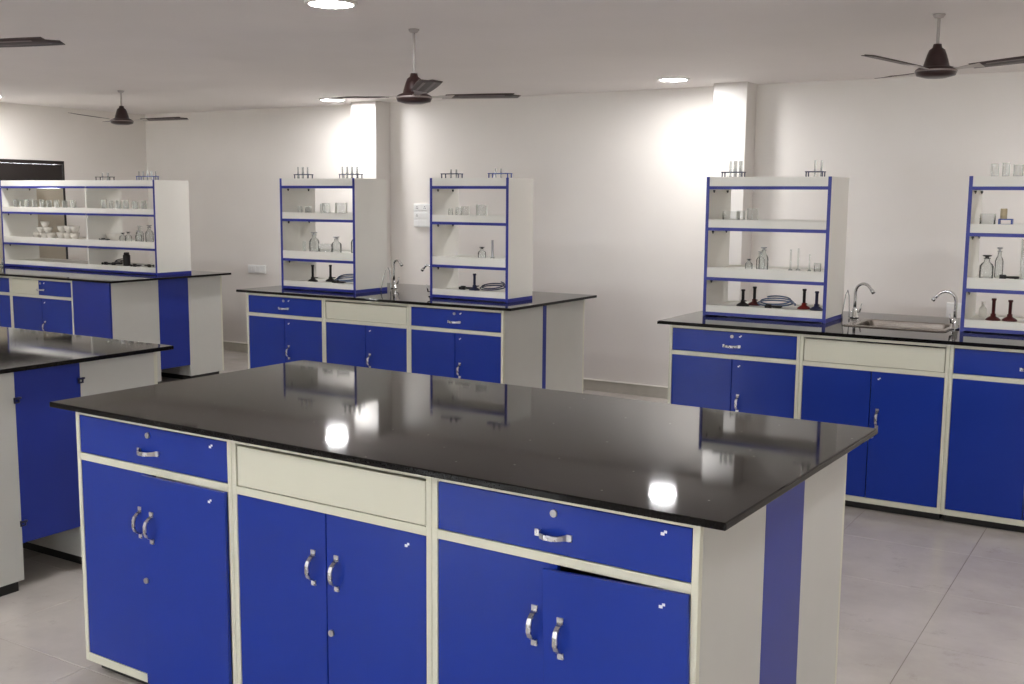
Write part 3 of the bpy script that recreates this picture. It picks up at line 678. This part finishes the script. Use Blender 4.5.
tube_rack('B1', 0.800, 0.135, 'blue test tube rack atop the left end of '+NB1, 'rack_navy_plastic', 5, 'glass test tube in the left tube rack atop '+NB1, span=(-0.015, 0.052))
tube_rack('B1', 1.290, 0.105, 'blue test tube rack atop the right end of '+NB1, 'rack_navy_plastic', 2, 'glass test tube in the right tube rack atop '+NB1, span=(0.0, 0.03))

# rack at the right edge (B2)
for k, (x, rad, h) in enumerate(((2.23, 0.022, 0.08), (2.285, 0.020, 0.085), (2.345, 0.026, 0.075), (2.395, 0.022, 0.08))):
    beaker('B2', 3, x, rad, h, ('first', 'second', 'third', 'fourth')[k]+' pale cup from the left on top of '+NB2, m='glass_cloudy', group='pale cups on the right-edge rack', f=0.4)
dish('B2', 2, 2.205, 0.040, 0.062, 'glass dish on the upper shelf of '+NB2)
t = thing('tube_stand', 'blue plastic stand holding a beige tube in '+NB2, 'tube stand', (2.295, yof('B2'), shelf_z(2)))
ob('stand', MB().box(-0.035, 0.035, -0.02, 0.02, 0.0, 0.008, bev=0.001).box(-0.035, -0.027, -0.02, 0.02, 0.008, 0.03).box(0.027, 0.035, -0.02, 0.02, 0.008, 0.03).box(-0.035, 0.035, -0.02, 0.02, 0.03, 0.036, bev=0.001), 'rack_blue_plastic', t)
ob('tube', MB().lathe([(0, 0.036), (0.017, 0.036), (0.017, 0.088), (0.015, 0.09), (0, 0.09)], 14, (-0.012, 0, 0)), 'amber_label', t)
bottle('B2', 1, 2.215, 0.036, 0.125, 'stoppered bottle with a dark cap in '+NB2, stop='rubber_black')
bottle('B2', 1, 2.262, 0.022, 0.165, 'narrow tall stoppered bottle behind the dark-capped one in '+NB2, f=0.8, stop='lock_metal')
clamp('B2', 1, 2.305, 'small dark clamp beside the bottles in '+NB2, f=0.35)
cylinder('B2', 1, 2.405, 0.026, 0.215, 'thick tall glass cylinder at the right edge in '+NB2, m='glass_cloudy')
bottle('B2', 0, 2.195, 0.020, 0.085, 'small white bottle in the lower left corner of '+NB2, f=0.8, body='porcelain', stop='porcelain')
burner('B2', 0, 2.268, 0.118, 'left of two maroon burners on the bottom shelf of '+NB2, base='burner_maroon', barrel='burner_maroon', f=0.4)
burner('B2', 0, 2.348, 0.112, 'right of two maroon burners on the bottom shelf of '+NB2, base='burner_maroon', barrel='burner_maroon', f=0.45)
coil('B2', 0, 2.52, 0.10, 0.09, 'coil of grey-blue tubing at the right edge in '+NB2, 'rubber_blue', 3.0, f=0.5)

# left rack of the middle island (C1)
for k, (x, rad, h, f) in enumerate(((-2.590, 0.017, 0.055, 0.4), (-2.548, 0.017, 0.055, 0.5), (-2.500, 0.018, 0.055, 0.4), (-2.425, 0.022, 0.072, 0.6), (-2.345, 0.032, 0.080, 0.45))):
    beaker('C1', 2, x, rad, h, ('first', 'second', 'third', 'fourth', 'fifth')[k]+' glass beaker from the left on the upper shelf of '+NC1, f=f)
beaker('C1', 2, -2.215, 0.046, 0.082, 'widest glass beaker, alone near the right of the upper shelf of '+NC1)
bottle('C1', 1, -2.485, 0.038, 0.145, 'round stoppered bottle at the left of the middle shelf of '+NC1, stop='lock_metal')
beaker('C1', 1, -2.585, 0.016, 0.075, 'thin glass beaker at the far left of the middle shelf of '+NC1)
dish('C1', 1, -2.370, 0.055, 0.060, 'glass dish between the bottles in '+NC1)
bottle('C1', 1, -2.205, 0.038, 0.120, 'squat stoppered bottle right of the glass dish in '+NC1, f=0.3, stop='lock_metal')
bottle('C1', 1, -2.120, 0.034, 0.150, 'tall stoppered bottle next to the right side panel of '+NC1, f=0.62, stop='glass_cloudy')
burner('C1', 0, -2.440, 0.125, 'left of two black burners on the bottom shelf of '+NC1, base='rubber_black', f=0.3)
burner('C1', 0, -2.345, 0.125, 'right of two black burners on the bottom shelf of '+NC1, base='rubber_black', f=0.55)
coil('C1', 0, -2.160, 0.115, 0.08, 'coil of blue-grey tubing on the bottom shelf of '+NC1, 'rubber_blue', 2.6)
clamp('C1', 0, -2.165, 'dark clamp before the tubing coil in '+NC1, f=0.16)
tube_rack('C1', -2.515, 0.145, 'dark blue test tube rack on top of the left end of '+NC1, 'rack_navy_plastic', 4, 'glass test tube in the left tube rack atop '+NC1, f=0.3, span=(-0.045, 0.03), tube_h=0.088)
tube_rack('C1', -2.060, 0.180, 'dark blue test tube rack on top of the right end of '+NC1, 'rack_navy_plastic', 7, 'glass test tube in the right tube rack atop '+NC1, f=0.3, tube_h=0.088)

# right rack of the middle island (C2)
for k, (x, rad, h, f) in enumerate(((-1.235, 0.016, 0.052, 0.4), (-1.190, 0.022, 0.060, 0.5), (-1.120, 0.030, 0.068, 0.45))):
    beaker('C2', 2, x, rad, h, ('first', 'second', 'third')[k]+' glass beaker from the left on the upper shelf of '+NC2, f=f)
beaker('C2', 2, -0.975, 0.040, 0.080, 'widest glass beaker at the right of the upper shelf of '+NC2, f=0.4, m='glass_cloudy')
bottle('C2', 1, -0.975, 0.028, 0.078, 'short stoppered bottle on the middle shelf of '+NC2, f=0.4, stop='rubber_black')
cylinder('C2', 1, -0.910, 0.008, 0.125, 'dark-looking thin measuring cylinder beside the bottle in '+NC2, m='lock_metal')
burner('C2', 0, -1.035, 0.115, 'dark navy burner on the bottom shelf of '+NC2, base='rack_navy_plastic', barrel='rack_navy_plastic', f=0.4)
coil('C2', 0, -0.900, 0.105, 0.085, 'coil of dark tubing on the bottom shelf of '+NC2, 'rack_navy_plastic', 2.2, f=0.5)
clamp('C2', 0, -1.130, 'small dark clamp left of the burner in '+NC2, f=0.4)
tube_rack('C2', -1.203, 0.150, 'dark blue test tube rack on top of the left end of '+NC2, 'rack_navy_plastic', 2, 'glass test tube in the left tube rack atop '+NC2, f=0.3, span=(0.0, 0.03), tube_h=0.062)
tube_rack('C2', -0.812, 0.160, 'bright blue test tube rack on top of the right end of '+NC2, 'rack_blue_plastic', 2, 'glass test tube in the right tube rack atop '+NC2, f=0.3, span=(-0.03, 0.0), tube_h=0.066)

# long far-left rack (D)
xs = [-6.56, -6.50, -6.44, -6.38, -6.30, -6.22, -6.15, -6.08, -6.01, -5.93, -5.85, -5.77, -5.69]
ordn = ['first', 'second', 'third', 'fourth', 'fifth', 'sixth', 'seventh', 'eighth', 'ninth', 'tenth', 'eleventh', 'twelfth', 'thirteenth']
for k, x in enumerate(xs):
    beaker('D', 2, x, (0.022, 0.026, 0.03)[k % 3], (0.080, 0.074, 0.068)[k % 3], ordn[k]+' pale beaker from the left on the upper shelf of '+ND, f=0.3+0.08*(k % 3), m='glass_cloudy', group='beakers on the far-left rack')
xs = [-5.255, -5.195, -5.13, -5.06, -4.99, -4.91, -4.83, -4.75]
for k, x in enumerate(xs):
    beaker('D', 2, x, (0.028, 0.02, 0.03, 0.026)[k % 4], (0.085, 0.075, 0.07, 0.08)[k % 4], ordn[k]+' pale beaker right of the divider on the upper shelf of '+ND, f=0.3+0.08*(k % 3), m='glass_cloudy', group='beakers on the far-left rack')
def heap(xs3, rd, h, side, rows):
    k = 0; z = 0.0
    for row, offs in enumerate(rows):
        for q, dx in enumerate(offs):
            bowl('D', 1, xs3+dx, rd, h, ordn[k]+' bowl in the '+side+' heap of white bowls on '+ND, z=z, f=0.40+0.02*row, m='porcelain'); k += 1
        z += h+0.001
heap(-6.19, 0.045, 0.052, 'left', ((-0.1, 0.0, 0.1), (-0.05, 0.05), (0.0,)))
heap(-5.835, 0.045, 0.060, 'right', ((-0.1, 0.0, 0.1), (-0.095, 0.0, 0.095)))
bowl('D', 1, -5.26, 0.075, 0.06, 'wide white mortar right of the divider in '+ND, f=0.56)
clamp('D', 1, -5.22, 'dark clamp in front of the white mortar in '+ND, f=0.17)
for k, (x, rd, h, f, s) in enumerate(((-5.06, 0.03, 0.075, 0.4, 'rubber_black'), (-4.985, 0.03, 0.085, 0.4, 'rubber_black'), (-4.90, 0.034, 0.14, 0.55, 'glass_cloudy'), (-4.825, 0.03, 0.10, 0.35, 'lock_metal'), (-4.75, 0.036, 0.15, 0.5, 'lock_metal'))):
    bottle('D', 1, x, rd, h, ordn[k]+' stoppered bottle from the mortar on the middle shelf of '+ND, f=f, stop=s)
clamp('D', 0, -5.31, 'left dark clamp on the bottom shelf of '+ND, f=0.4)
clamp('D', 0, -5.20, 'dark clamp next to the black canister in '+ND, f=0.4, ang=0.6)
coil('D', 0, -5.255, 0.07, 0.05, 'small coil of black tubing on the bottom shelf of '+ND, 'rubber_black', 2.0, f=0.72)
t = thing('black_canister', 'black upright canister on the bottom shelf of '+ND, 'canister', (-5.02, yof('D', 0.4), shelf_z(0)))
ob('body', MB().lathe([(0, 0), (0.03, 0), (0.032, 0.004), (0.032, 0.095), (0.028, 0.10), (0, 0.10)], 18), 'rubber_black', t)
ob('lid', MB().lathe([(0, 0.1002), (0.024, 0.1002), (0.024, 0.118), (0.02, 0.122), (0, 0.122)], 18), 'rubber_black', t)
clamp('D', 0, -4.87, 'dark clamp lying at the right of the bottom shelf of '+ND, f=0.3)
clamp('D', 0, -4.70, 'dark clamp lying nearest the right side panel of '+ND, f=0.35, ang=2.8)
tube_rack('D', -5.225, 0.20, 'black test tube rack on top of the middle of '+ND, 'rubber_black', 3, 'glass test tube in the black tube rack atop '+ND, f=0.3, span=(-0.02, 0.06), hgt=0.04, tube_h=0.07)
tube_rack('D', -4.615, 0.23, 'blue test tube rack on top of the right end of '+ND, 'rack_blue_plastic', 8, 'glass test tube in the blue tube rack atop '+ND, f=0.2, hgt=0.042, tube_h=0.078)
